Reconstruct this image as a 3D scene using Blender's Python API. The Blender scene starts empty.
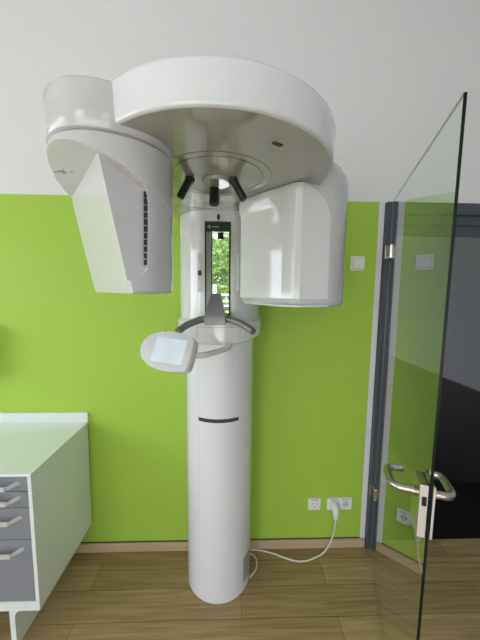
import bpy, bmesh, math, random
from mathutils import Vector, Matrix, noise
sc = bpy.context.scene
COL = sc.collection
R = math.radians
random.seed(4)

# ------------------------------------------------------------------ materials
def new_mat(name):
    m = bpy.data.materials.new(name); m.use_nodes = True
    return m, m.node_tree.nodes, m.node_tree.links, m.node_tree.nodes['Principled BSDF']
def lin(c):
    return tuple((v/255/12.92 if v/255 <= .04045 else ((v/255+.055)/1.055)**2.4) for v in c)
def mat(name, rgb, rough=.5, metal=0, spec=.5, bump=0, bscale=200, vary=0, vscale=6, coat=0):
    m, N, L, P = new_mat(name)
    P.inputs['Base Color'].default_value = (*rgb, 1)
    P.inputs['Roughness'].default_value = rough
    P.inputs['Metallic'].default_value = metal
    P.inputs['Specular IOR Level'].default_value = spec
    P.inputs['Coat Weight'].default_value = coat
    tc = N.new('ShaderNodeTexCoord')
    if vary:
        n = N.new('ShaderNodeTexNoise'); n.inputs['Scale'].default_value = vscale; n.inputs['Detail'].default_value = 4
        L.new(tc.outputs['Object'], n.inputs['Vector'])
        r = N.new('ShaderNodeMixRGB'); r.inputs[1].default_value = (*[v*(1-vary) for v in rgb], 1); r.inputs[2].default_value = (*[min(1, v*(1+vary)) for v in rgb], 1)
        L.new(n.outputs['Fac'], r.inputs[0]); L.new(r.outputs[0], P.inputs['Base Color'])
    if bump:
        n = N.new('ShaderNodeTexNoise'); n.inputs['Scale'].default_value = bscale; n.inputs['Detail'].default_value = 3
        L.new(tc.outputs['Object'], n.inputs['Vector'])
        b = N.new('ShaderNodeBump'); b.inputs['Strength'].default_value = bump; b.inputs['Distance'].default_value = .002
        L.new(n.outputs['Fac'], b.inputs['Height']); L.new(b.outputs[0], P.inputs['Normal'])
    return m
M = {}
M['white_paint'] = mat('white_wall_paint', (.75, .74, .75), .85, bump=.12, bscale=260, vary=.012, vscale=3)
M['green_paint'] = mat('green_wall_paint', lin((163, 198, 68)), .62, bump=.12, bscale=260, vary=.02, vscale=3)
M['grey_paint'] = mat('grey_blue_wall_paint', (.46, .485, .53), .8, bump=.1, bscale=260, vary=.01, vscale=3)
M['ceiling'] = mat('ceiling_paint', (.88, .88, .88), .9, bump=.05)
M['shell'] = mat('glossy_white_shell', (.755, .765, .78), .12, spec=.5, vary=.006, vscale=8, coat=.5)
M['cover'] = mat('glossy_white_cover', (.73, .745, .735), .09, spec=.55, vary=.006, vscale=8, coat=.5)
M['housing'] = mat('satin_grey_white_housing', (.60, .59, .60), .18, spec=.5, vary=.006, vscale=8, coat=.35)
M['under'] = mat('shaded_glossy_underside', (.40, .385, .345), .045, spec=.5, vary=.006, vscale=8, coat=1)  # darker, warmer copy of the white shell: shade under the ring put into colour
M['seam_light'] = mat('pale_seam', (.58, .58, .57), .4, vary=.03)
M['groove'] = mat('dark_groove', (.10, .10, .095), .7, spec=.1, vary=.03)
M['seam'] = mat('seam_grey', (.30, .30, .29), .5, vary=.05)
M['black'] = mat('black_rubber', (.012, .012, .013), .45, vary=.1, vscale=40)
M['frame_black'] = mat('black_mirror_frame', (.012, .016, .016), .25, vary=.1, vscale=40)
M['grey_metal'] = mat('grey_painted_metal', (.23, .23, .235), .34, metal=.4, vary=.05, vscale=30)
M['steel'] = mat('brushed_steel', (.56, .53, .46), .26, metal=1, vary=.06, vscale=60)
M['steel_end'] = mat('matt_steel_end_plate', (.72, .66, .61), .5, metal=.4, vary=.03, vscale=60)
M['anthracite'] = mat('anthracite_frame_paint', lin((70, 77, 88)), .4, vary=.04, vscale=10)
M['dark_glass'] = mat('dark_glossy_door_leaf', (.004, .004, .005), .04, spec=1.0, vary=.05, vscale=4, coat=1.0)
M['dark_glass'].node_tree.nodes['Principled BSDF'].inputs['Coat IOR'].default_value = 3.0
M['matt_block'] = mat('matt_black_reflection_block', (.004, .004, .005), .6, spec=.15, vary=.05)
M['plastic'] = mat('white_plastic', (.80, .80, .77), .35, vary=.01, vscale=30)
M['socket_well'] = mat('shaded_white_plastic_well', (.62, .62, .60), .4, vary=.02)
M['cord'] = mat('pale_cord', (.70, .70, .62), .5, vary=.03, vscale=30)
M['cab_white'] = mat('white_laminate', (.76, .80, .77), .3, vary=.01, vscale=5)
M['worktop'] = mat('white_worktop_laminate', (.78, .85, .78), .22, vary=.01, vscale=5)
M['drawer'] = mat('grey_drawer_front', (.225, .24, .26), .42, vary=.04, vscale=12)
M['handle'] = mat('pale_metal_handle', (.72, .73, .74), .3, metal=.35, vary=.03, vscale=60)
M['dark_slot'] = mat('dark_slot', (.035, .036, .037), .4, vary=.1, vscale=30)
M['leaf'] = mat('leaf_green', (.13, .22, .035), .6, vary=.7, vscale=3.2)
M['bark'] = mat('bark_brown', (.12, .08, .05), .9, vary=.3, vscale=9)
M['grass'] = mat('grass_green', (.19, .33, .06), .9, vary=.25, vscale=2)
M['light_bounce'] = mat('pale_light_bounce', (.62, .60, .57), .9, vary=.06, vscale=1.5)
M['screen'] = mat('glossy_touch_screen', (.60, .67, .72), .06, spec=.6, vary=.16, vscale=16)
M['fence'] = mat('white_fence_paint', (.80, .82, .84), .6, vary=.03, vscale=5)

def label_mat():
    m, N, L, P = new_mat('printed_rating_label')
    tc = N.new('ShaderNodeTexCoord'); w = N.new('ShaderNodeTexWave'); w.inputs['Scale'].default_value = 26; w.inputs['Distortion'].default_value = 3
    w.bands_direction = 'Z'; L.new(tc.outputs['Object'], w.inputs['Vector'])
    r = N.new('ShaderNodeMixRGB'); r.inputs[1].default_value = (.50, .50, .49, 1); r.inputs[2].default_value = (.14, .14, .14, 1)
    L.new(w.outputs['Fac'], r.inputs[0]); L.new(r.outputs[0], P.inputs['Base Color'])
    return m
M['label'] = label_mat()

def floor_mat():
    m, N, L, P = new_mat('wood_plank_floor')
    tc = N.new('ShaderNodeTexCoord')
    mp = N.new('ShaderNodeMapping'); L.new(tc.outputs['Object'], mp.inputs['Vector'])
    mp.inputs['Location'].default_value = (.74, .183+.145*20, 0)
    br = N.new('ShaderNodeTexBrick')
    br.inputs['Scale'].default_value = 1; br.inputs['Brick Width'].default_value = 1.28; br.inputs['Row Height'].default_value = .15
    br.inputs['Mortar Size'].default_value = .0022; br.inputs['Mortar Smooth'].default_value = .1; br.offset = .37; br.inputs['Bias'].default_value = 0
    br.inputs['Color1'].default_value = (.345, .25, .115, 1); br.inputs['Color2'].default_value = (.45, .335, .165, 1); br.inputs['Mortar'].default_value = (.23, .165, .085, 1)
    L.new(mp.outputs[0], br.inputs['Vector'])
    m2 = N.new('ShaderNodeMapping'); m2.inputs['Scale'].default_value = (1.4, 38, 1); L.new(tc.outputs['Object'], m2.inputs['Vector'])
    n = N.new('ShaderNodeTexNoise'); n.inputs['Scale'].default_value = 1.6; n.inputs['Detail'].default_value = 6; n.inputs['Roughness'].default_value = .62; n.inputs['Distortion'].default_value = .6
    L.new(m2.outputs[0], n.inputs['Vector'])
    r = N.new('ShaderNodeValToRGB'); r.color_ramp.elements[0].position = .32; r.color_ramp.elements[0].color = (.64, .61, .57, 1); r.color_ramp.elements[1].position = .68; r.color_ramp.elements[1].color = (1.15, 1.14, 1.1, 1)
    L.new(n.outputs['Fac'], r.inputs[0])
    mx = N.new('ShaderNodeMixRGB'); mx.blend_type = 'MULTIPLY'; mx.inputs[0].default_value = 1
    L.new(br.outputs['Color'], mx.inputs[1]); L.new(r.outputs[0], mx.inputs[2]); L.new(mx.outputs[0], P.inputs['Base Color'])
    P.inputs['Roughness'].default_value = .42; P.inputs['Specular IOR Level'].default_value = .35
    b = N.new('ShaderNodeBump'); b.inputs['Strength'].default_value = .15; b.inputs['Distance'].default_value = .002
    L.new(n.outputs['Fac'], b.inputs['Height']); L.new(b.outputs[0], P.inputs['Normal'])
    return m
M['floor'] = floor_mat()
def skirting_mat():
    m, N, L, P = new_mat('wood_skirting')
    tc = N.new('ShaderNodeTexCoord'); mp = N.new('ShaderNodeMapping'); mp.inputs['Scale'].default_value = (1.5, 30, 30); L.new(tc.outputs['Object'], mp.inputs['Vector'])
    n = N.new('ShaderNodeTexNoise'); n.inputs['Scale'].default_value = 1.5; n.inputs['Detail'].default_value = 5; L.new(mp.outputs[0], n.inputs['Vector'])
    r = N.new('ShaderNodeMixRGB'); r.inputs[1].default_value = (.40, .28, .17, 1); r.inputs[2].default_value = (.62, .47, .32, 1)
    L.new(n.outputs['Fac'], r.inputs[0]); L.new(r.outputs[0], P.inputs['Base Color']); P.inputs['Roughness'].default_value = .5
    return m
M['skirting'] = skirting_mat()

def thin_glass(name, tint, rmax=1.0):
    """architectural pane face: straight transmission, Schlick reflection from the angle of view on the face"""
    m = bpy.data.materials.new(name); m.use_nodes = True
    N = m.node_tree.nodes; L = m.node_tree.links; N.clear()
    out = N.new('ShaderNodeOutputMaterial'); g = N.new('ShaderNodeNewGeometry')
    dp = N.new('ShaderNodeVectorMath'); dp.operation = 'DOT_PRODUCT'; L.new(g.outputs['Incoming'], dp.inputs[0]); L.new(g.outputs['Normal'], dp.inputs[1])
    def mth(op, a, b=None):
        n = N.new('ShaderNodeMath'); n.operation = op
        for i, v in enumerate((a, b)):
            if v is None: continue
            if isinstance(v, (int, float)): n.inputs[i].default_value = v
            else: L.new(v, n.inputs[i])
        return n.outputs[0]
    c = mth('ABSOLUTE', dp.outputs['Value'])
    f = mth('ADD', mth('MULTIPLY', mth('POWER', mth('SUBTRACT', 1, c), 5), .96*rmax), .04)
    f = mth('DIVIDE', mth('MULTIPLY', f, 2), mth('ADD', f, 1))
    t = N.new('ShaderNodeBsdfTransparent'); t.inputs[0].default_value = (*tint, 1)
    gl = N.new('ShaderNodeBsdfGlossy'); gl.inputs['Roughness'].default_value = 0; gl.inputs['Color'].default_value = (.97, 1, .97, 1)
    mx = N.new('ShaderNodeMixShader'); L.new(f, mx.inputs[0]); L.new(t.outputs[0], mx.inputs[1]); L.new(gl.outputs[0], mx.inputs[2]); L.new(mx.outputs[0], out.inputs[0])
    return m
M['glass'] = thin_glass('clear_door_glass', (.955, .985, .965))
M['pane'] = thin_glass('window_glass', (.98, .99, .985))
def clear_face():
    m = bpy.data.materials.new('clear_glass_far_face'); m.use_nodes = True; N = m.node_tree.nodes; N.clear()
    o = N.new('ShaderNodeOutputMaterial'); t = N.new('ShaderNodeBsdfTransparent'); t.inputs[0].default_value = (.985, .995, .99, 1); m.node_tree.links.new(t.outputs[0], o.inputs[0]); return m
M['clear'] = clear_face()
M['glass_edge_lit'] = mat('lit_green_glass_edge', (.22, .30, .26), .3, vary=.05)  # paler edge copy: light caught inside the pane put into the colour
M['glass_edge'] = mat('dark_green_glass_edge', (.006, .014, .011), .3, spec=.2, vary=.1, vscale=10)
M['screen'].node_tree.nodes['Principled BSDF'].inputs['Emission Color'].default_value = (.82, .93, 1, 1); M['screen'].node_tree.nodes['Principled BSDF'].inputs['Emission Strength'].default_value = .12
def mirror_mat():
    m, N, L, P = new_mat('mirror'); P.inputs['Base Color'].default_value = (.9, .92, .91, 1); P.inputs['Metallic'].default_value = 1; P.inputs['Roughness'].default_value = .0
    return m
M['mirror'] = mirror_mat()

# ------------------------------------------------------------------ helpers
def origin(o):
    p = Vector((0, 0, 0))
    while o is not None:
        p += o.location; o = o.parent
    return p
def thing(name, loc, label, cat, group=None):
    o = bpy.data.objects.new(name, None); COL.objects.link(o); o.location = loc; o.empty_display_size = .05
    o['label'] = label; o['category'] = cat
    if group: o['group'] = group
    return o
def tag(o, label, cat, group=None):
    o['label'] = label; o['category'] = cat
    if group: o['group'] = group
    return o
def link_bm(name, bm, m, parent=None, loc=None, bevel=0, seg=3, ang=30, smooth=True, keep=38):
    """bm is in world coordinates; the object's origin is `loc` or its parent's"""
    if bevel:
        bm.normal_update()
        ed = [e for e in bm.edges if len(e.link_faces) == 2 and e.calc_face_angle(0) > R(ang)]
        bmesh.ops.bevel(bm, geom=ed, offset=bevel, segments=seg, profile=.5, affect='EDGES', clamp_overlap=True)
    bmesh.ops.recalc_face_normals(bm, faces=bm.faces)
    base = origin(parent) if parent is not None else Vector(loc or (0, 0, 0))
    bmesh.ops.translate(bm, verts=bm.verts, vec=-base)
    me = bpy.data.meshes.new(name); bm.to_mesh(me); bm.free()
    if smooth:
        for p in me.polygons: p.use_smooth = True
        me.set_sharp_from_angle(angle=R(keep))
    for mm in (m if isinstance(m, (list, tuple)) else [m]): me.materials.append(mm)
    o = bpy.data.objects.new(name, me); COL.objects.link(o)
    if parent is not None: o.parent = parent
    else: o.location = base
    if smooth and bevel:
        w = o.modifiers.new('wn', 'WEIGHTED_NORMAL'); w.keep_sharp = True
    return o
def structure(o): o['kind'] = 'structure'; return o
def box(bm, a, b, mi=0):
    x0, y0, z0 = a; x1, y1, z1 = b
    v = [bm.verts.new(p) for p in ((x0,y0,z0),(x1,y0,z0),(x1,y1,z0),(x0,y1,z0),(x0,y0,z1),(x1,y0,z1),(x1,y1,z1),(x0,y1,z1))]
    for f in ((0,3,2,1),(4,5,6,7),(0,1,5,4),(1,2,6,5),(2,3,7,6),(3,0,4,7)):
        bm.faces.new([v[i] for i in f]).material_index = mi
    return v
def obox(bm, c, ax, ay, az, hx, hy, hz, mi=0):
    """oriented box from centre, unit axes and half sizes"""
    vs = box(bm, (-hx,-hy,-hz), (hx,hy,hz), mi)
    for v in vs: p = v.co.copy(); v.co = Vector(c) + Vector(ax)*p.x + Vector(ay)*p.y + Vector(az)*p.z
    return vs
def boxes(*lst):
    bm = bmesh.new()
    for a, b in lst: box(bm, a, b)
    return bm
def loft(bm, rings, cap=True):
    vr = [[bm.verts.new(p) for p in r] for r in rings]
    n = len(vr[0])
    for a, b in zip(vr, vr[1:]):
        for i in range(n): bm.faces.new((a[i], a[(i+1) % n], b[(i+1) % n], b[i]))
    if cap: bm.faces.new(vr[0][::-1]); bm.faces.new(vr[-1])
    return vr
def smooth_path(pts, per=8):
    P = [Vector(p) for p in pts]; out = []
    for i in range(len(P)-1):
        p0 = P[max(i-1, 0)]; p1 = P[i]; p2 = P[i+1]; p3 = P[min(i+2, len(P)-1)]
        for k in range(per):
            t = k/per
            out.append(.5*((2*p1)+(p2-p0)*t+(2*p0-5*p1+4*p2-p3)*t*t+(3*p1-p0-3*p2+p3)*t**3))
    out.append(P[-1]); return out
def tube(bm, pts, r, n=14, per=8, smooth=True):
    P = smooth_path(pts, per) if smooth else [Vector(p) for p in pts]
    rr = r if callable(r) else (lambda t: r)
    T0 = (P[1]-P[0]).normalized(); up = Vector((0, 0, 1)) if abs(T0.z) < .9 else Vector((1, 0, 0))
    U = T0.cross(up).normalized(); rings = []
    for i, p in enumerate(P):
        T = (P[min(i+1, len(P)-1)]-P[max(i-1, 0)]).normalized()
        U = (U-T*U.dot(T)).normalized(); V = T.cross(U); q = rr(i/(len(P)-1))
        rings.append([p+(U*math.cos(2*math.pi*k/n)+V*math.sin(2*math.pi*k/n))*q for k in range(n)])
    loft(bm, rings)
def cyl(bm, a, b, r0, r1=None, n=24):
    tube(bm, [a, b], (lambda t: r0+((r0 if r1 is None else r1)-r0)*t), n, smooth=False)
def fillet_path(pts, rad, seg=6):
    P = [Vector(p) for p in pts]; out = [P[0]]
    for a, b, c in zip(P, P[1:], P[2:]):
        u = (a-b); v = (c-b); k = min(rad, u.length*.49, v.length*.49); p = b+u.normalized()*k; q = b+v.normalized()*k
        for i in range(seg+1):
            t = i/seg; out.append((1-t)**2*p+2*t*(1-t)*b+t*t*q)
    out.append(P[-1]); return out
def eval_mesh_bm(o):
    dg = bpy.context.evaluated_depsgraph_get(); me = bpy.data.meshes.new_from_object(o.evaluated_get(dg)); b = bmesh.new(); b.from_mesh(me); return b

# ------------------------------------------------------------------ the room
XL, XR, YB, YN, ZC = -2.6, 2.0, -4.3, .12, 3.25
ZG = 2.104                                   # top of the green paint
structure(link_bm('floor', boxes(((XL-.1, YB-.1, -.1), (XR+.1, YN, 0))), M['floor'], smooth=False))
structure(link_bm('ceiling', boxes(((XL-.1, YB-.1, ZC), (XR+.1, YN+.1, ZC+.12))), M['ceiling'], smooth=False))
# north wall: green dado up to the door head, white above, opening for the door
bm = bmesh.new()
box(bm, (XL, 0, 0), (.828, .12, ZG), 1); box(bm, (XL, 0, ZG), (.86, .12, ZC), 0)
box(bm, (.828, 0, 0), (.86, .12, ZG), 0)
box(bm, (.86, 0, 2.104), (1.90, .12, ZC), 0)
box(bm, (1.90, 0, 0), (XR, .12, ZG), 1); box(bm, (1.90, 0, ZG), (XR, .12, ZC), 0)
structure(link_bm('wall_north', bm, [M['white_paint'], M['green_paint']], smooth=False))
# walls with window openings
structure(link_bm('wall_south', boxes(((XL-.1, YB-.1, 0), (-2.4, YB, ZC)), ((-2.4, YB-.1, 0), (.9, YB, .12)), ((-2.4, YB-.1, 2.72), (.9, YB, ZC)), ((.9, YB-.1, 0), (XR+.1, YB, ZC))), M['white_paint'], smooth=False))
structure(link_bm('wall_west', boxes(((XL-.1, YB, 0), (XL, -2.6, ZC)), ((XL-.1, -2.6, 0), (XL, -.3, 1.15)), ((XL-.1, -2.6, 2.2), (XL, -.3, ZC)), ((XL-.1, -.3, 0), (XL, YN, ZC))), M['white_paint'], smooth=False))
structure(link_bm('wall_east', boxes(((XR, YB, 0), (XR+.1, YN, ZC))), M['grey_paint'], smooth=False))  # out of view; its grey was picked for the reflection in the dark leaf
structure(link_bm('reflected_black_band', boxes(((XR-.02, YB, 0), (XR, -.02, .82))), M['black'], smooth=False))  # unseen black band, added to be mirrored in the dark door leaf
structure(link_bm('baseboard_north', boxes(((XL, -.014, 0), (.856, 0, .056))), M['skirting'], bevel=.003))
structure(link_bm('trim_2', boxes(((XL, -.004, .056), (.828, 0, .061))), M['dark_slot'], smooth=False))
# windows (frames with panes)
def window(name, along, a0, a1, z0, z1, at, n):
    def bb(u0, u1, w0, w1, d0, d1):
        return ((u0, at+d0, w0), (u1, at+d1, w1)) if along == 'x' else ((at+d0, u0, w0), (at+d1, u1, w1))
    L = [bb(a0, a1, z0, z0+.06, -.08, -.02), bb(a0, a1, z1-.06, z1, -.08, -.02)]
    for i in range(n+1):
        u = a0+(a1-a0)*i/n; w = .05
        L.append(bb(max(a0, u-w), min(a1, u+w), z0, z1, -.08, -.02))
    o = structure(link_bm(name, boxes(*L), M['plastic'], bevel=.004))
    p = link_bm('pane', boxes(bb(a0+.05, a1-.05, z0+.05, z1-.05, -.052, -.046)), M['pane'], parent=o, smooth=False)
window('window_1', 'x', -2.4, .9, .12, 2.72, YB, 2)
window('window_2', 'y', -2.6, -.3, 1.15, 2.2, XL, 2)

# door frame, closed dark leaf behind it
o = structure(link_bm('trim_3', boxes(((.862, -.028, 0), (.905, .10, 2.10)), ((.905, -.006, 0), (.93, .10, 2.10)), ((1.855, -.028, 0), (1.898, .10, 2.10)), ((1.83, -.006, 0), (1.855, .10, 2.10)),
     ((.905, -.028, 2.035), (1.855, .10, 2.10)), ((.905, -.008, 1.985), (1.855, .10, 2.035)), ((.93, .012, 1.93), (1.83, .10, 1.985))), M['anthracite'], bevel=.003))
structure(link_bm('door_1', boxes(((.93, .03, .004), (1.83, .075, 1.93))), M['dark_glass'], smooth=False))
link_bm('reflection_block', boxes(((.935, .027, .008), (1.825, .031, .40))), M['matt_block'], parent=bpy.data.objects['door_1'], smooth=False)  # added matt sheet that hides the floor's reflection in the leaf

added_mat = link_bm('floor_mat', boxes(((1.64, -2.0, .0004), (1.975, -.10, .012))), M['black'], bevel=.003)  # unseen, added so the door leaf mirrors black instead of wood
tag(added_mat, 'added black mat, out of view, darkening the reflection in the dark door', 'mat')

# ------------------------------------------------------------------ open glass door
PH = 1.925; H = Vector((.888, -.033, 0)); D = Vector((math.cos(PH), -math.sin(PH), 0)); NV = Vector((-math.sin(PH), -math.cos(PH), 0)); Z = Vector((0, 0, 1))
def dp(t, off, z): return H+D*t+NV*off+Z*z
door = thing('glass_door', H, 'frameless clear glass door standing open on steel hinges', 'door')
bm = bmesh.new(); W = .886
obox(bm, dp(W/2, 0, 1.055), D, NV, Z, W/2, .004, 1.045)
bmesh.ops.recalc_face_normals(bm, faces=bm.faces)
for f in bm.faces: f.material_index = 0 if f.normal.dot(NV) > .9 else (2 if f.normal.dot(NV) < -.9 else (1 if f.normal.dot(D) > .9 else 3))
link_bm('glass_pane', bm, [M['glass'], M['glass_edge'], M['clear'], M['glass_edge_lit']], parent=door, smooth=False)
for z in (1.826, .40):
    bm = bmesh.new(); obox(bm, dp(.022, 0, z), D, NV, Z, .026, .011, .037)
    hg = link_bm('hinge', bm, M['steel'], parent=door, bevel=.003)
    bm = bmesh.new(); cyl(bm, dp(-.012, .0, z-.037), dp(-.012, .0, z+.037), .010, n=16); link_bm('hinge_pin', bm, M['steel'], parent=hg)
    bm = bmesh.new(); box(bm, (.858, -.037, z-.037), (.892, -.0285, z+.037)); link_bm('hinge_leaf', bm, M['steel'], parent=hg, bevel=.002)
for s in (1, -1):
    hh = .0115 if s == 1 else .004; oc = s*(.0052+hh)
    bm = bmesh.new(); obox(bm, dp(W-.036, oc, .965), D, NV, Z, .037, hh, .083)
    lk = link_bm('lock_case', bm, M['steel'], parent=door, bevel=.003)
    bm = bmesh.new(); obox(bm, dp(W+.0012, oc, .965), D, NV, Z, .0012, hh-.001, .080)
    link_bm('end_plate', bm, M['steel_end'], parent=lk, bevel=.0008)
    if s == 1:
        bm = bmesh.new(); obox(bm, dp(W+.003, .0155, 1.00), D, NV, Z, .002, .006, .014); link_bm('latch', bm, M['black'], parent=lk, bevel=.001)
    bm = bmesh.new()
    tz = 1.0
    path = fillet_path([dp(W-.042, s*(.0052+hh*2-.002), tz), dp(W-.042, s*(.092 if s == 1 else .074), tz), dp(W-.145, s*(.092 if s == 1 else .074), tz), dp(W-.150, s*.04, tz)], .042, 8)
    tube(bm, path, .0118, 16, smooth=False)
    lv = link_bm('lever_handle', bm, M['steel'], parent=door)
    bm = bmesh.new(); cyl(bm, dp(W-.042, s*(.0052+hh*2-.001), tz), dp(W-.042, s*(.0052+hh*2+.012), tz), .0150, n=20); link_bm('collar', bm, M['steel'], parent=lv, bevel=.002)

# ------------------------------------------------------------------ X-ray unit
CX, CY, CR, AR = -.054, -.1414, .1765, .2012          # column axis, its radius, the carriage's radius
AX, AY = -.041, -.69                                   # rotor axis
unit = thing('dental_xray_unit', (CX, CY, 0), 'tall white dental x-ray machine with round overhead ring on a column', 'x-ray machine')
def circ(cx, cy, r, z, n=64, ymax=None, ymin=None):
    out = []
    for k in range(n):
        a = 2*math.pi*k/n; x = cx+r*math.sin(a); y = cy-r*math.cos(a)
        if ymax is not None: y = min(y, ymax)
        if ymin is not None: y = max(y, ymin)
        out.append((x, y, z))
    return out
def patch(bm, r, t0, t1, z0, z1, n=16, thick=.002, zb=None):
    """curved plate hugging the column"""
    rings = []
    for k in range(n+1):
        a = R(t0+(t1-t0)*k/n); s, c = math.sin(a), -math.cos(a)
        rings.append([(CX+(r-.003)*s, CY+(r-.003)*c, z0), (CX+(r+thick)*s, CY+(r+thick)*c, z0), (CX+(r+thick)*s, CY+(r+thick)*c, z1), (CX+(r-.003)*s, CY+(r-.003)*c, z1)])
    loft(bm, rings)
bm = bmesh.new()
loft(bm, [circ(CX, CY, CR-.004, 0, ymax=-.016), circ(CX, CY, CR-.004, .006, ymax=-.016), circ(CX, CY, CR, .007, ymax=-.016), circ(CX, CY, CR, 1.40, ymax=-.016)])
colm = link_bm('column', bm, M['shell'], parent=unit)
bm = bmesh.new(); patch(bm, CR, -33, 33, .974, .992, 24, .0015); link_bm('handle_slot', bm, M['dark_slot'], parent=colm)
for a in (-34, 34):
    bm = bmesh.new(); patch(bm, CR, a-.25, a+.25, .02, 1.36, 2, .0004); link_bm('panel_seam', bm, M['seam_light'], parent=colm)
bm = bmesh.new(); patch(bm, CR, 48, 72, .06, .20, 10, .001); link_bm('rating_label', bm, M['label'], parent=colm)
# carriage
YF = CY-.187
bm = bmesh.new()
loft(bm, [circ(CX, CY, AR-.012, 1.372, 96, -.02, YF), circ(CX, CY, AR, 1.384, 96, -.02, YF), circ(CX, CY, AR, 1.952, 96, -.02, YF)])
for v in bm.verts:
    if v.co.z < 1.39: v.co.z += -.014+.2*(max(v.co.y, YF)-YF)
car = link_bm('carriage', bm, M['shell'], parent=unit, keep=25)
bm = bmesh.new()
loft(bm, [circ(CX, CY, AR+.008, 1.385, 96, -.03), circ(CX, CY, AR+.014, 1.390, 96, -.03), circ(CX, CY, AR+.014, 1.458, 96, -.03), circ(CX, CY, AR+.004, 1.47, 96, -.03)])
for v in bm.verts:
    if v.co.z < 1.40: v.co.z += -.022+.22*(v.co.y-YF)
link_bm('collar_band', bm, M['cover'], parent=car)
# mirror on the carriage
F = YF
bm = boxes(((-.1155, F-.009, 1.47), (-.109, F+.004, 1.902)), ((-.0095, F-.009, 1.47), (-.001, F+.004, 1.902)), ((-.109, F-.009, 1.858), (-.0095, F+.004, 1.902)), ((-.109, F-.009, 1.47), (-.0095, F+.004, 1.478)))
fr = link_bm('mirror_frame', bm, M['frame_black'], parent=unit)
link_bm('mirror_glass', boxes(((-.0835, F-.004, 1.478), (-.0095, F+.001, 1.858))), M['mirror'], parent=fr, smooth=False)
link_bm('side_strip', boxes(((-.109, F-.006, 1.478), (-.0875, F+.001, 1.858))), M['grey_metal'], parent=fr, smooth=False)
link_bm('dark_strip', boxes(((-.0875, F-.007, 1.478), (-.0835, F+.001, 1.858))), M['frame_black'], parent=fr, smooth=False)
bm = bmesh.new(); cyl(bm, (-.096, F-.0085, 1.879), (-.096, F-.0100, 1.879), .0075, n=20); box(bm, (-.084, F-.0098, 1.8765), (-.052, F-.0085, 1.8815))
link_bm('emblem', bm, M['grey_metal'], parent=fr, smooth=False)
bm = bmesh.new(); cyl(bm, (-.056, F+.002, 1.922), (-.056, F-.003, 1.922), .008, n=20)
for v in bm.verts: v.co.z = 1.922+(v.co.z-1.922)*1.7; v.co.x = -.056+(v.co.x+.056)*.8
link_bm('sensor_eye', bm, M['black'], parent=car)
# button strip left of the mirror, grip recess right of it
bm = bmesh.new(); box(bm, (-.150, F-.0005, 1.595), (-.128, F+.03, 1.765)); bs = link_bm('button_strip', bm, M['shell'], parent=car, bevel=.003)
bm = bmesh.new(); box(bm, (-.147, F-.004, 1.668), (-.131, F+.004, 1.690)); link_bm('button', bm, M['dark_slot'], parent=bs, bevel=.002)
for z in (1.715, 1.63):
    bm = bmesh.new(); box(bm, (-.146, F-.0025, z-.018), (-.132, F+.004, z+.018)); link_bm('button', bm, M['plastic'], parent=bs, bevel=.002)
bm = bmesh.new(); box(bm, (.026, F-.0005, 1.60), (.040, F+.03, 1.765)); link_bm('grip_strip', bm, M['shell'], parent=car, bevel=.003)
# seams of the plate under the handle bar
bm = bmesh.new(); patch(bm, AR+.014, -27, 27, 1.437, 1.4385, 14, .0006)
for a in (-27, 27): patch(bm, AR+.014, a-.2, a+.2, 1.375, 1.4385, 2, .0006)
link_bm('plate_seam', bm, M['seam'], parent=car)
# bite-block bracket and handle bar
bm = bmesh.new()
loft(bm, [[(-.112, F-.092, 1.458), (-.018, F-.092, 1.458), (-.018, F+.002, 1.458), (-.112, F+.002, 1.458)], [(-.108, F-.092, 1.50), (-.024, F-.092, 1.50), (-.024, F+.002, 1.50), (-.108, F+.002, 1.50)],
          [(-.089, F-.055, 1.578), (-.042, F-.055, 1.578), (-.042, F+.002, 1.578), (-.089, F+.002, 1.578)], [(-.086, F-.045, 1.590), (-.045, F-.045, 1.590), (-.045, F+.002, 1.590), (-.086, F+.002, 1.590)]])
link_bm('chin_bracket', bm, M['grey_metal'], parent=unit, bevel=.003)
bm = bmesh.new()
tube(bm, [(-.212, -.468, 1.436), (-.203, -.456, 1.443), (-.176, -.430, 1.460), (-.125, -.402, 1.478), (-.062, -.394, 1.485), (.002, -.402, 1.478), (.054, -.430, 1.460), (.083, -.456, 1.443), (.093, -.468, 1.436)], .0150, 16, 6)
link_bm('handle_bar', bm, M['grey_metal'], parent=unit)

# overhead support arm and rotor ring
ZU, ZT = 1.95, 2.041
bm = bmesh.new()
def arm_ring(z, g):
    pts = [(.135-g, -.02-0), (.150-g, -.30), (.120-g, -.69+.0), (-.19+g, -.69), (-.285+g, -.30), (-.26+g, -.02)]
    return [(x, y, z) for x, y in pts]
loft(bm, [arm_ring(ZU+.0025, 0), arm_ring(ZT+.01, 0)])
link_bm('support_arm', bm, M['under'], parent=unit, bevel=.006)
RR = .338
bm = bmesh.new()
prof = [(RR-.008, ZU), (RR-.0035, ZU+.001), (RR-.001, ZU+.0035), (RR, ZU+.008), (RR+.002, ZT-.012), (RR, ZT-.004), (RR-.010, ZT)]
loft(bm, [circ(AX, AY, r, z, 128) for r, z in prof])
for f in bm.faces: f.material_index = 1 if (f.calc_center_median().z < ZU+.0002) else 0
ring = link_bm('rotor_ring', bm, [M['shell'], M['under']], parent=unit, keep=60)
bm = bmesh.new()
for r in (.137, .163):
    n = 96
    loft(bm, [circ(AX, AY, r-.0006, ZU-.0002, n), circ(AX, AY, r-.0006, ZU-.0008, n), circ(AX, AY, r+.0006, ZU-.0008, n), circ(AX, AY, r+.0006, ZU-.0002, n)], cap=False)
link_bm('cover_seam', bm, M['groove'], parent=ring)
bm = bmesh.new(); obox(bm, (.109, -.895, ZU-.0008), Vector((.83, .56, 0)), Vector((-.56, .83, 0)), Z, .014, .006, .0012); link_bm('emblem', bm, M['dark_slot'], parent=ring, bevel=.001)
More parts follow.
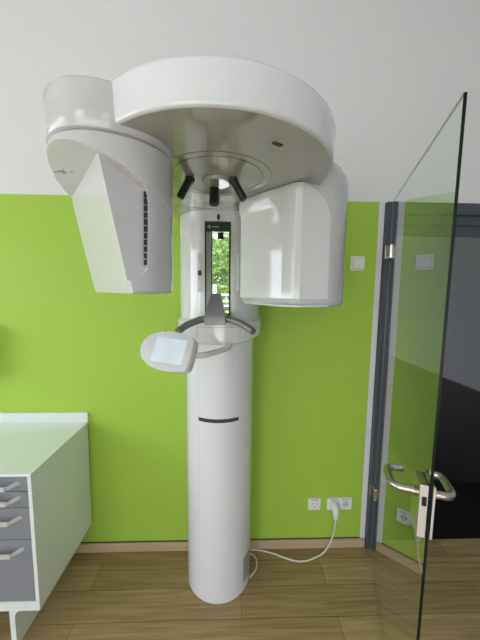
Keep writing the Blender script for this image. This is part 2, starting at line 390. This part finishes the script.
# hub and temple supports
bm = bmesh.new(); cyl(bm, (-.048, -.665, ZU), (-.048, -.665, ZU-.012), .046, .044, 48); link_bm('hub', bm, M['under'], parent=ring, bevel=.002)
for a, b in (((-.128, -.680, ZU), (-.160, -.690, 1.886)), ((-.057, -.625, ZU), (-.057, -.640, 1.882)), ((.002, -.684, ZU), (.040, -.690, 1.884))):
    bm = bmesh.new(); A = Vector(a); B = Vector(b)
    tube(bm, [A, A.lerp(B, .1), A.lerp(B, .3), A.lerp(B, .8), A.lerp(B, .95), B], (lambda t: (.0125 if t < .12 else (.0105 if t < .88 else .0085))*(1.5 if abs(A.x+.057) < .01 else 1.15)), 16, 4)
    s = link_bm('temple_support', bm, M['black'], parent=unit)
    bm = bmesh.new(); cyl(bm, A.lerp(B, .0), A.lerp(B, .12), .0165 if abs(A.x+.057) > .01 else .0195, n=18); link_bm('support_collar', bm, M['dark_slot'], parent=s)

# tube head on the left: local axes e1 (view right), e2 (towards the room)
e1 = Vector((.928, .373, 0)); e2 = Vector((.373, -.928, 0)); TC = Vector((-.319, -.804, 0))
def tl(u, a, z): return TC+e1*u+e2*a+Z*z
def sel(z, hu, ha, du=.008, da=0, n=72, p=2.35):
    out = []
    for k in range(n):
        t = 2*math.pi*k/n; c, s = math.cos(t), math.sin(t)
        out.append(tl(du+hu*math.copysign(abs(c)**(2/p), c), da+ha*math.copysign(abs(s)**(2/p), s), z))
    return out
bm = bmesh.new()
loft(bm, [sel(1.936, .147, .167), sel(1.938, .149, .169), sel(2.036, .149, .169), sel(2.042, .144, .164)])
for v in bm.verts:
    if v.co.z > 2: v.co.z -= .04*max(-.02, (v.co-TC).dot(e2)+.02)
cap = link_bm('tube_head_cap', bm, M['housing'], parent=unit, keep=50)
bm = bmesh.new()
loft(bm, [sel(1.592, .139, .150, .008, -.002), sel(1.598, .144, .156, .008, -.002), sel(1.928, .148, .168), sel(1.934, .142, .162)])
def cut(bm, p, q, r, inside):
    p, q, r, inside = Vector(p), Vector(q), Vector(r), Vector(inside)
    n = (q-p).cross(r-p).normalized()
    if n.dot(inside-p) > 0: n = -n
    g = bmesh.ops.bisect_plane(bm, geom=bm.verts[:]+bm.edges[:]+bm.faces[:], plane_co=p, plane_no=n, clear_outer=True)
    ed = [e for e in g['geom_cut'] if isinstance(e, bmesh.types.BMEdge)]
    bmesh.ops.contextual_create(bm, geom=ed)
core = tl(.06, 0, 1.75)
R1, S1, L1, R2 = tl(-.025, .162, 1.890), tl(-.106, -.105, 1.865), tl(-.141, 0, 1.905), tl(.031, .132, 1.592)
cut(bm, R1, S1, R2, core)
bmA = bmesh.new()
loft(bmA, [sel(1.80, .1475, .1675), sel(1.928, .1475, .1675), sel(1.934, .1415, .1615)])
cut(bmA, R1, S1, L1, tl(.0, 0, 1.93))
shoulder = link_bm('tube_shoulder', bmA, M['housing'], parent=unit, keep=20)
bv = shoulder.modifiers.new('bv', 'BEVEL'); bv.width = .0025; bv.segments = 2; bv.limit_method = 'ANGLE'; bv.angle_limit = R(24); bv.harden_normals = True
bmesh.ops.recalc_face_normals(bm, faces=bm.faces)
body = link_bm('tube_head', bm, M['housing'], parent=unit, keep=20)
# recessed side panel: cut away what lies in front of a plane through the ridge
def on_panel(u, z, lift=0):
    P0, P1, P2 = (-.025, .160, 1.890), (.031, .131, 1.592), (.088, .118, 1.75)
    A = Vector(P0); n = (Vector(P1)-A).cross(Vector(P2)-A); n.normalize()
    a = A.y-(n.x*(u-A.x)+n.z*(z-A.z))/n.y
    return tl(u, a+lift, z)
outl = [(-.06, 1.92), (-.022, 1.888), (.0365, 1.866), (.052, 1.858), (.066, 1.845), (.074, 1.825), (.0755, 1.80), (.0715, 1.668), (.069, 1.648), (.058, 1.636), (-.012, 1.606), (-.05, 1.59)]
bmc = bmesh.new(); loft(bmc, [[on_panel(u, z) for u, z in outl], [on_panel(u, z, .15) for u, z in outl]]); bmesh.ops.recalc_face_normals(bmc, faces=bmc.faces)
cutter = link_bm('cutter', bmc, M['housing'])
md = body.modifiers.new('b', 'BOOLEAN'); md.operation = 'DIFFERENCE'; md.object = cutter; md.solver = 'EXACT'
bpy.context.view_layer.update()
b2 = eval_mesh_bm(body)
old = body.data; nm = bpy.data.meshes.new('tube_head'); b2.to_mesh(nm); b2.free()
for p in nm.polygons: p.use_smooth = True
nm.set_sharp_from_angle(angle=R(22))
if not nm.materials: nm.materials.append(M['housing'])
body.modifiers.clear(); body.data = nm; bpy.data.objects.remove(cutter)
bv = body.modifiers.new('bv', 'BEVEL'); bv.width = .0025; bv.segments = 2; bv.limit_method = 'ANGLE'; bv.angle_limit = R(24); bv.harden_normals = True
# louvres on the step of the recess
bm = bmesh.new()
for k in range(11):
    z = 1.668+k*.0158
    c = on_panel(.0695+.003*k/11, z, .004); obox(bm, c, e1, e2, Z, .0048, .006, .0058)
link_bm('vent_grille', bm, M['black'], parent=body, smooth=False)
# small marks on the dark underside of the head
nrm = (S1-R1).cross(L1-R1).normalized(); nrm = nrm if nrm.z < 0 else -nrm
ctr = (R1+S1+L1*2)/4; ux = (R1-L1).normalized(); uy = nrm.cross(ux)
bm = bmesh.new(); obox(bm, ctr-ux*.035+uy*.004, ux, uy, nrm, .012, .0022, .0008); obox(bm, ctr-ux*.012, ux, uy, nrm, .007, .005, .0008); obox(bm, ctr+ux*.018-uy*.004, ux, uy, nrm, .004, .0016, .0008)
link_bm('head_marking', bm, M['seam'], parent=shoulder, smooth=False)

# sensor head on the right
def sens(z, pts): return [(x, y, z) for x, y in pts]
shell_pts = [(.045, -.455), (.19, -.645), (.225, -.665), (.335, -.632), (.362, -.618), (.405, -.575), (.428, -.54), (.436, -.50), (.425, -.40), (.38, -.35), (.12, -.36)]
def shrink(pts, g):
    cx = sum(p[0] for p in pts)/len(pts); cy = sum(p[1] for p in pts)/len(pts); out = []
    for x, y in pts:
        d = math.hypot(x-cx, y-cy); out.append((x-(x-cx)/d*g, y-(y-cy)/d*g))
    return out
bm = bmesh.new()
loft(bm, [sens(1.548, shrink(shell_pts, .014)), sens(1.552, shrink(shell_pts, .006)), sens(1.564, shell_pts), sens(1.99, shell_pts), sens(2.02, shrink(shell_pts, .008)), sens(2.045, shrink(shell_pts, .024)), sens(2.062, shrink(shell_pts, .05)), sens(2.070, shrink(shell_pts, .09))])
shell = link_bm('sensor_housing', bm, M['housing'], parent=unit, bevel=.006, seg=3, ang=24, keep=50)
L_, G_ = (.037, -.477), (.335, -.640)
def face_ring(z, xr, back=0, top=0):
    """left edge, ridge, right edge; xr: how far the right facet runs; top: how far the upper band stands out on the left"""
    rid = [(.170, -.648), (.188, -.668), (.206, -.680), (.226, -.683)]
    f = lambda p: (p[0]+back*.6, p[1]+back)
    rx = (.226+(G_[0]-.226)*xr, -.683+(G_[1]+.683)*xr)
    lf = [(L_[0]+(rid[0][0]-L_[0])*t, L_[1]+(rid[0][1]-L_[1])*t) for t in (0, .3, .6)]
    lf = [(x-.0072*max(0, min(1, top-d)), y-.0055*max(0, min(1, top-d))) for (x, y), d in zip(lf, (0, .15, .9))]
    return [(p[0], p[1], z) for p in [f(p) for p in lf]+[f(p) for p in rid]+[f(rx), (rx[0]+.01, rx[1]+.08), (.30, -.50), (.16, -.40), (.075, -.44)]]
bm = bmesh.new()
loft(bm, [face_ring(1.556, .96, .024), face_ring(1.577, 1.0), face_ring(1.85, 1.0), face_ring(1.868, .95, 0, 0), face_ring(1.884, .89, 0, .12), face_ring(1.892, .85, 0, .75), face_ring(1.898, .81, 0, 1.1), face_ring(1.918, .62, 0, 1.25), face_ring(1.932, .36, 0, 1.6), face_ring(1.942, .08, .003, 1.8), face_ring(1.949, .02, .008, 1.9)])
cov = link_bm('sensor_cover', bm, M['cover'], parent=unit, bevel=.0025, seg=3, ang=24, keep=26)
bm = bmesh.new()
lipo = lambda z, g: [(x-g*.62, y-g, z) for x, y in [(.085, -.50), (.165, -.645), (.19, -.668), (.208, -.680), (.228, -.684)]]+[(G_[0]+.002, G_[1]-.003-g, z), (G_[0]+.01, -.55, z), (.16, -.42, z)]
loft(bm, [lipo(1.548, -.012), lipo(1.550, .002), lipo(1.555, .003), lipo(1.557, -.004)])
link_bm('sensor_lip', bm, M['cover'], parent=unit, bevel=.001, keep=40)

# touch panel on its arm
PN = Vector((-.042, -.842, .537)).normalized(); PC = Vector((-.22, -.57, 1.39))
pu = Vector((0, 0, 1)).cross(-PN).normalized(); pu = pu if pu.x > 0 else -pu
pw = PN.cross(pu); pw = pw if pw.z > 0 else -pw
def pp(u, w, d=0): return PC+pu*u+pw*w+PN*d
POUT = [(-0.1026, -0.0416), (-0.0843, -0.0609), (-0.0594, -0.0761), (-0.0309, -0.0863), (-0.0016, -0.0913), (0.0251, -0.0916), (0.0499, -0.0905), (0.0629, -0.0852), (0.0694, -0.0689), (0.0765, -0.0312), (0.0824, 0.0078), (0.0824, 0.0319), (0.0726, 0.0439), (0.0508, 0.0534), (0.0233, 0.0621), (-0.0079, 0.0675), (-0.0384, 0.0671), (-0.0662, 0.0612), (-0.0891, 0.0497), (-0.1063, 0.0303), (-0.1146, 0.0069), (-0.1126, -0.0186)]
SCR = [(-0.0678, -0.0509), (0.0465, -0.0667), (0.0603, 0.0275), (-0.0548, 0.0437)]
def panel_ring(s, d): return [pp(PCX+(u-PCX)*s-d*.55, PCW+(w-PCW)*s, d) for u, w in POUT]
PCX = sum(p[0] for p in POUT)/len(POUT); PCW = sum(p[1] for p in POUT)/len(POUT)
bm = bmesh.new()
loft(bm, [panel_ring(.90, -.034), panel_ring(.97, -.030), panel_ring(1.0, -.018), panel_ring(1.0, -.006), panel_ring(.985, -.001), panel_ring(.965, 0)])
pan = link_bm('control_panel', bm, M['cover'], parent=unit, keep=28)
bm = bmesh.new(); loft(bm, [[pp(u, w, -.002) for u, w in SCR], [pp(u, w, .0012) for u, w in SCR]]); link_bm('touch_screen', bm, M['screen'], parent=pan, smooth=False)
bm = bmesh.new()
for u, w in ((-.096, .018), (-.094, .004), (-.088, -.022)):
    cyl(bm, pp(u, w, -.001), pp(u, w, .0015), .004, n=14)
link_bm('panel_button', bm, M['plastic'], parent=pan)
bm = bmesh.new(); cyl(bm, pp(-.028, .066, -.001), pp(-.028, .066, .001), .0022, n=12); link_bm('status_light', bm, M['dark_slot'], parent=pan)
bm = bmesh.new(); tube(bm, [pp(.05, -.01, -.03), (-.115, -.535, 1.353), (-.06, -.46, 1.350), (-.01, -.38, 1.353), (-.01, -.30, 1.356)], .0125, 14, 8); link_bm('panel_arm', bm, M['shell'], parent=unit)

# ------------------------------------------------------------------ sockets, switch, cord
def plate(bm, x, z, h=.0385, y0=-.0005, d=.009):
    box(bm, (x-h, y0-d, z-h), (x+h, y0, z+h))
def socket_insert(parent, x, z, kind):
    bm = bmesh.new()
    if kind == 'round':
        n = 32; ring = lambda r, y: [(x+r*math.cos(2*math.pi*k/n), y, z+r*math.sin(2*math.pi*k/n)) for k in range(n)]
        loft(bm, [ring(.0245, -.0095), ring(.0245, -.0125), ring(.0215, -.0125), ring(.019, -.0098), ring(.004, -.0098)])
        o = link_bm('socket_insert', bm, M['plastic'], parent=parent)
        bm = bmesh.new(); ring2 = ring
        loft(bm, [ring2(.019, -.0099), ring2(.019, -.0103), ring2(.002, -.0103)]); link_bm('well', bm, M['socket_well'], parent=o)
        bm = bmesh.new()
        for dx, dz in ((-.0095, 0), (.0095, 0)): cyl(bm, (x+dx, -.0095, z+dz), (x+dx, -.0110, z+dz), .0042, n=12)
        box(bm, (x-.003, -.0112, z+.014), (x+.003, -.0096, z+.02)); box(bm, (x-.003, -.0112, z-.02), (x+.003, -.0096, z-.014))
        link_bm('contact_hole', bm, M['dark_slot'], parent=o)
    else:
        box(bm, (x-.026, -.0125, z-.026), (x+.026, -.0095, z+.026)); o = link_bm('socket_insert', bm, M['plastic'], parent=parent, bevel=.002)
        bm = bmesh.new()
        for dx, dz in ((-.013, .006), (.013, .006), (0, -.012)): box(bm, (x+dx-.004, -.0135, z+dz-.003), (x+dx+.004, -.012, z+dz+.003))
        link_bm('port', bm, M['seam'], parent=o, smooth=False)
    bm = bmesh.new(); box(bm, (x-.024, -.0108, z+.0285), (x+.024, -.0094, z+.0325)); link_bm('label_strip', bm, M['seam'], parent=parent, smooth=False)
ZS = .2945
s1 = thing('data_socket', (.527, 0, ZS), 'single white wall outlet left of the double power socket', 'outlet')
bm = bmesh.new(); plate(bm, .527, ZS); link_bm('plate', bm, M['plastic'], parent=s1, bevel=.002); socket_insert(s1, .527, ZS, 'square')
s2 = thing('power_socket', (.684, 0, ZS), 'double white power socket low on the green wall, plug in one half', 'socket')
bm = bmesh.new(); box(bm, (.646-.0385, -.0095, ZS-.0385), (.722+.0385, -.0005, ZS+.0385)); link_bm('plate', bm, M['plastic'], parent=s2, bevel=.002)
socket_insert(s2, .646, ZS, 'round'); socket_insert(s2, .722, ZS, 'round')
cordt = thing('mains_lead', (.646, -.02, 0), 'pale mains cable with white plug running from socket to column', 'cable')
bm = bmesh.new()
tube(bm, [(.646, -.0128, ZS), (.646, -.028, ZS), (.646, -.042, ZS-.006), (.646, -.050, ZS-.022), (.646, -.052, ZS-.042), (.646, -.052, ZS-.060)], (lambda t: .0240-.0105*max(0, t*1.5-.5)**1.2), 20, 4)
link_bm('plug', bm, M['plastic'], parent=cordt)
bm = bmesh.new()
tube(bm, [(.646, -.052, ZS-.057), (.643, -.055, .20), (.632, -.055, .12), (.605, -.052, .045), (.575, -.056, .008), (.53, -.075, .0046), (.475, -.095, .0046), (.42, -.10, .0046), (.36, -.085, .0046), (.28, -.05, .0046), (.205, -.026, .0046), (.15, -.020, .0046), (.10, -.022, .0046), (.112, -.035, .0046), (.150, -.055, .0046), (.166, -.09, .0046), (.160, -.135, .0046), (.137, -.168, .0046), (.115, -.19, .0046)], .0046, 10, 8)
link_bm('cable', bm, M['cord'], parent=cordt)
sw = thing('light_switch', (.718, 0, 1.764), 'square white rocker switch on the green wall by the door frame', 'switch')
bm = bmesh.new(); box(bm, (.718-.0395, -.010, 1.7245), (.718+.0395, -.0005, 1.8035)); link_bm('plate', bm, M['plastic'], parent=sw, bevel=.002)
bm = bmesh.new(); loft(bm, [[(.718-.028, -.0095, 1.736), (.718+.028, -.0095, 1.736), (.718+.028, -.0095, 1.792), (.718-.028, -.0095, 1.792)], [(.718-.0275, -.0155, 1.7365), (.718+.0275, -.0155, 1.7365), (.718+.0275, -.0115, 1.7915), (.718-.0275, -.0115, 1.7915)]])
link_bm('rocker_seam', boxes(((.718-.0295, -.0104, 1.7345), (.718+.0295, -.0096, 1.7935))), M['seam'], parent=sw, smooth=False)
link_bm('rocker', bm, M['plastic'], parent=sw, bevel=.001)

wb = thing('wall_box', (-1.45, 0, 1.13), 'small grey wall box above the worktop at the far left', 'box')
bm = bmesh.new(); box(bm, (-1.58, -.11, 1.13), (-1.318, -.0005, 1.405)); link_bm('housing', bm, M['housing'], parent=wb, bevel=.012)
bm = bmesh.new(); box(bm, (-1.53, -.112, 1.128), (-1.37, -.06, 1.136)); link_bm('slot', bm, M['dark_slot'], parent=wb, smooth=False)

# ------------------------------------------------------------------ drawer cabinet and worktop
XA, XB, YFR = -1.40, -.824, -.48
wt = thing('worktop', (-1.11, -.24, .825), 'pale glossy worktop with upstand along the green wall', 'worktop')
link_bm('worktop_slab', boxes(((-1.95, YFR-.001, .825), (XB+.001, -.018, .8365))), M['worktop'], parent=wt, bevel=.0015)
link_bm('upstand', boxes(((-1.95, -.018, .825), (XB+.003, -.0005, .892))), M['cab_white'], parent=wt, bevel=.0015)
cab = thing('drawer_cabinet', (-1.11, -.24, 0), 'white cabinet with four grey drawers under the worktop', 'cabinet')
bm = boxes(((XB-.016, YFR, .199), (XB, -.016, .8245)), ((XA, YFR, .199), (XA+.016, -.016, .8245)), ((XA+.016, YFR, .199), (XB-.016, -.016, .243)), ((XA+.016, -.03, .243), (XB-.016, -.016, .8245)), ((XA+.016, YFR+.01, .812), (XB-.016, -.03, .8245)))
link_bm('carcass', bm, M['cab_white'], parent=cab, bevel=.001)
for z0, z1 in ((.760, .822), (.686, .757), (.540, .683), (.246, .537)):
    d = link_bm('drawer', boxes(((XA+.018, YFR+.001, z0), (XB-.0175, -.06, z1))), M['drawer'], parent=cab, bevel=.0015)
    zh = z1-.030 if z1-z0 < .1 else z1-.044
    bm = bmesh.new(); hx0, hx1 = XA+.10, -.906
    box(bm, (hx0, YFR-.036, zh-.008), (hx1, YFR-.028, zh+.008))
    for x in (hx0, hx1):
        s = -1 if x == hx0 else 1
        loft(bm, [[(x-s*.004, YFR-.034, zh-.007), (x, YFR-.030, zh-.007), (x, YFR-.030, zh+.007), (x-s*.004, YFR-.034, zh+.007)], [(x+s*.018, YFR+.002, zh-.005), (x+s*.034, YFR+.002, zh-.005), (x+s*.034, YFR+.002, zh+.009), (x+s*.018, YFR+.002, zh+.009)]])
    link_bm('handle', bm, M['handle'], parent=d, bevel=.001)
for xl in (-.956, XA+.12):
    bm = bmesh.new(); pts = [(xl-.012, 0), (xl+.012, 0), (xl+.012, .150), (xl+.016, .168), (xl+.026, .180), (xl+.045, .186), (xl+.045, .1985), (xl-.012, .1985)]
    loft(bm, [[(x, YFR+.012, z) for x, z in pts], [(x, -.05, z) for x, z in pts]])
    link_bm('leg', bm, M['cab_white'], parent=cab, bevel=.0015)

# ------------------------------------------------------------------ garden behind the camera (seen in the mirror)
structure(link_bm('ground', boxes(((-30, -45, -.25), (30, YB-.12, -.06))), M['grass'], smooth=False))
structure(link_bm('bounce_ground', boxes(((-14, -15, -.08), (14, YB-.12, -.03))), M['light_bounce'], smooth=False))  # unseen pale ground, added to bounce neutral daylight up into the room
def fence():
    t = thing('garden_fence', (-2, -22, -.06), 'white slatted garden fence reflected in the machine mirror', 'fence')
    for x in (-8.2, -6.2, -4.1, -1.30, 1.2, 4.2):
        link_bm('post', boxes(((x-.13, -22.1, -.06), (x+.13, -21.95, 2.1))), M['fence'], parent=t)
    for z in (.35, .72, 1.25):
        link_bm('rail', boxes(((-8.2, -21.94, z), (4.2, -21.88, z+.10))), M['fence'], parent=t)
fence()
h = thing('hedge', (-2, -23.2, -.06), 'clipped green hedge behind the white fence, reflected in the mirror', 'hedge')
bm = bmesh.new()
for k in range(9000):
    c = Vector((random.uniform(-8, 4.5), random.uniform(-23.6, -22.7), random.uniform(-.05, 2.0+.25*noise.noise(Vector((k, 0, 0))))))
    q = .07+.07*random.random(); a = Vector((random.gauss(0, 1), random.gauss(0, 1), random.gauss(0, 1))).normalized(); b = a.orthogonal().normalized(); a = a*q; b = b*q*.6
    bm.faces.new([bm.verts.new(c-a), bm.verts.new(c+b), bm.verts.new(c+a), bm.verts.new(c-b)])
link_bm('foliage', bm, M['leaf'], parent=h, smooth=False)
def tree(x, y, h, r, label):
    t = thing('tree', (x, y, -.06), label, 'tree', 'garden trees in the mirror')
    bm = bmesh.new(); tube(bm, [(x, y, -.08), (x+.05, y, h*.3), (x, y, h*.6)], (lambda q: .18-.1*q), 10, 4); link_bm('trunk', bm, M['bark'], parent=t)
    bm = bmesh.new()
    for k in range(7000):
        d = Vector((random.gauss(0, 1), random.gauss(0, 1), random.gauss(0, 1))).normalized()*(random.random()**.4)
        c = Vector((x+d.x*r*1.1, y+d.y*r, h*.56+d.z*h*.46))
        n = noise.noise(c*.9)
        if n < -.22: continue
        s = .10+.12*random.random()
        a = Vector((random.gauss(0, 1), random.gauss(0, 1), random.gauss(0, 1))).normalized(); b = a.orthogonal().normalized(); a = a*s; b = b*s*.6
        bm.faces.new([bm.verts.new(c-a), bm.verts.new(c+b), bm.verts.new(c+a), bm.verts.new(c-b)])
    link_bm('foliage', bm, M['leaf'], parent=t, smooth=False)
for i, (x, y, h, r) in enumerate(((-.9, -25.5, 7.5, 1.9), (-5.6, -26, 7.0, 2.1), (3.6, -26, 6.8, 2.0), (-3.2, -32.5, 9, 2.6), (2.6, -33, 9, 2.6))):
    tree(x, y, h, r, 'leafy green garden tree behind the white fence, reflected in the mirror')

# ------------------------------------------------------------------ light and camera
w = bpy.data.worlds.new('overcast_sky'); sc.world = w; w.use_nodes = True
bg = w.node_tree.nodes['Background']; bg.inputs['Color'].default_value = (.91, .915, 1.04, 1); bg.inputs['Strength'].default_value = 3.6
def lamp(name, kind, loc, rot, **kw):
    l = bpy.data.lights.new(name, kind); o = bpy.data.objects.new(name, l); COL.objects.link(o); o.location = loc; o.rotation_euler = rot
    for k, v in kw.items(): setattr(l, k, v)
    return l
p = lamp('window_portal', 'AREA', (-.75, YB-.11, 1.42), (R(90), 0, 0), shape='RECTANGLE', size=3.3, size_y=2.6); p.cycles.is_portal = True
p2 = lamp('window_portal', 'AREA', (XL-.11, -1.45, 1.675), (R(90), 0, R(-90)), shape='RECTANGLE', size=2.3, size_y=1.05); p2.cycles.is_portal = True
lamp('sun', 'SUN', (0, 10, 20), (R(-42), R(12), 0), energy=6.0, angle=R(2), color=(1, .94, .92))

cam = bpy.data.cameras.new('camera'); co = bpy.data.objects.new('camera', cam); COL.objects.link(co); sc.camera = co
F_, PI_, YA, RO, CH, CD = 280, .103, -.034, .011, 1.601, 1.597
fw = Vector((-math.sin(YA)*math.cos(PI_), math.cos(YA)*math.cos(PI_), -math.sin(PI_))); r = fw.cross(Z).normalized(); u = r.cross(fw)
r, u = r*math.cos(RO)+u*math.sin(RO), u*math.cos(RO)-r*math.sin(RO)
mt = Matrix((r, u, -fw)).transposed().to_4x4(); mt.translation = (0, -CD, CH); co.matrix_world = mt
cam.sensor_fit = 'VERTICAL'; cam.sensor_height = 24; cam.lens = 24*F_/640; cam.clip_start = .02; cam.clip_end = 200
vs = sc.view_settings; vs.view_transform = 'Standard'; vs.look = 'None'; vs.gamma = 1; vs.use_curve_mapping = False; vs.exposure = .88
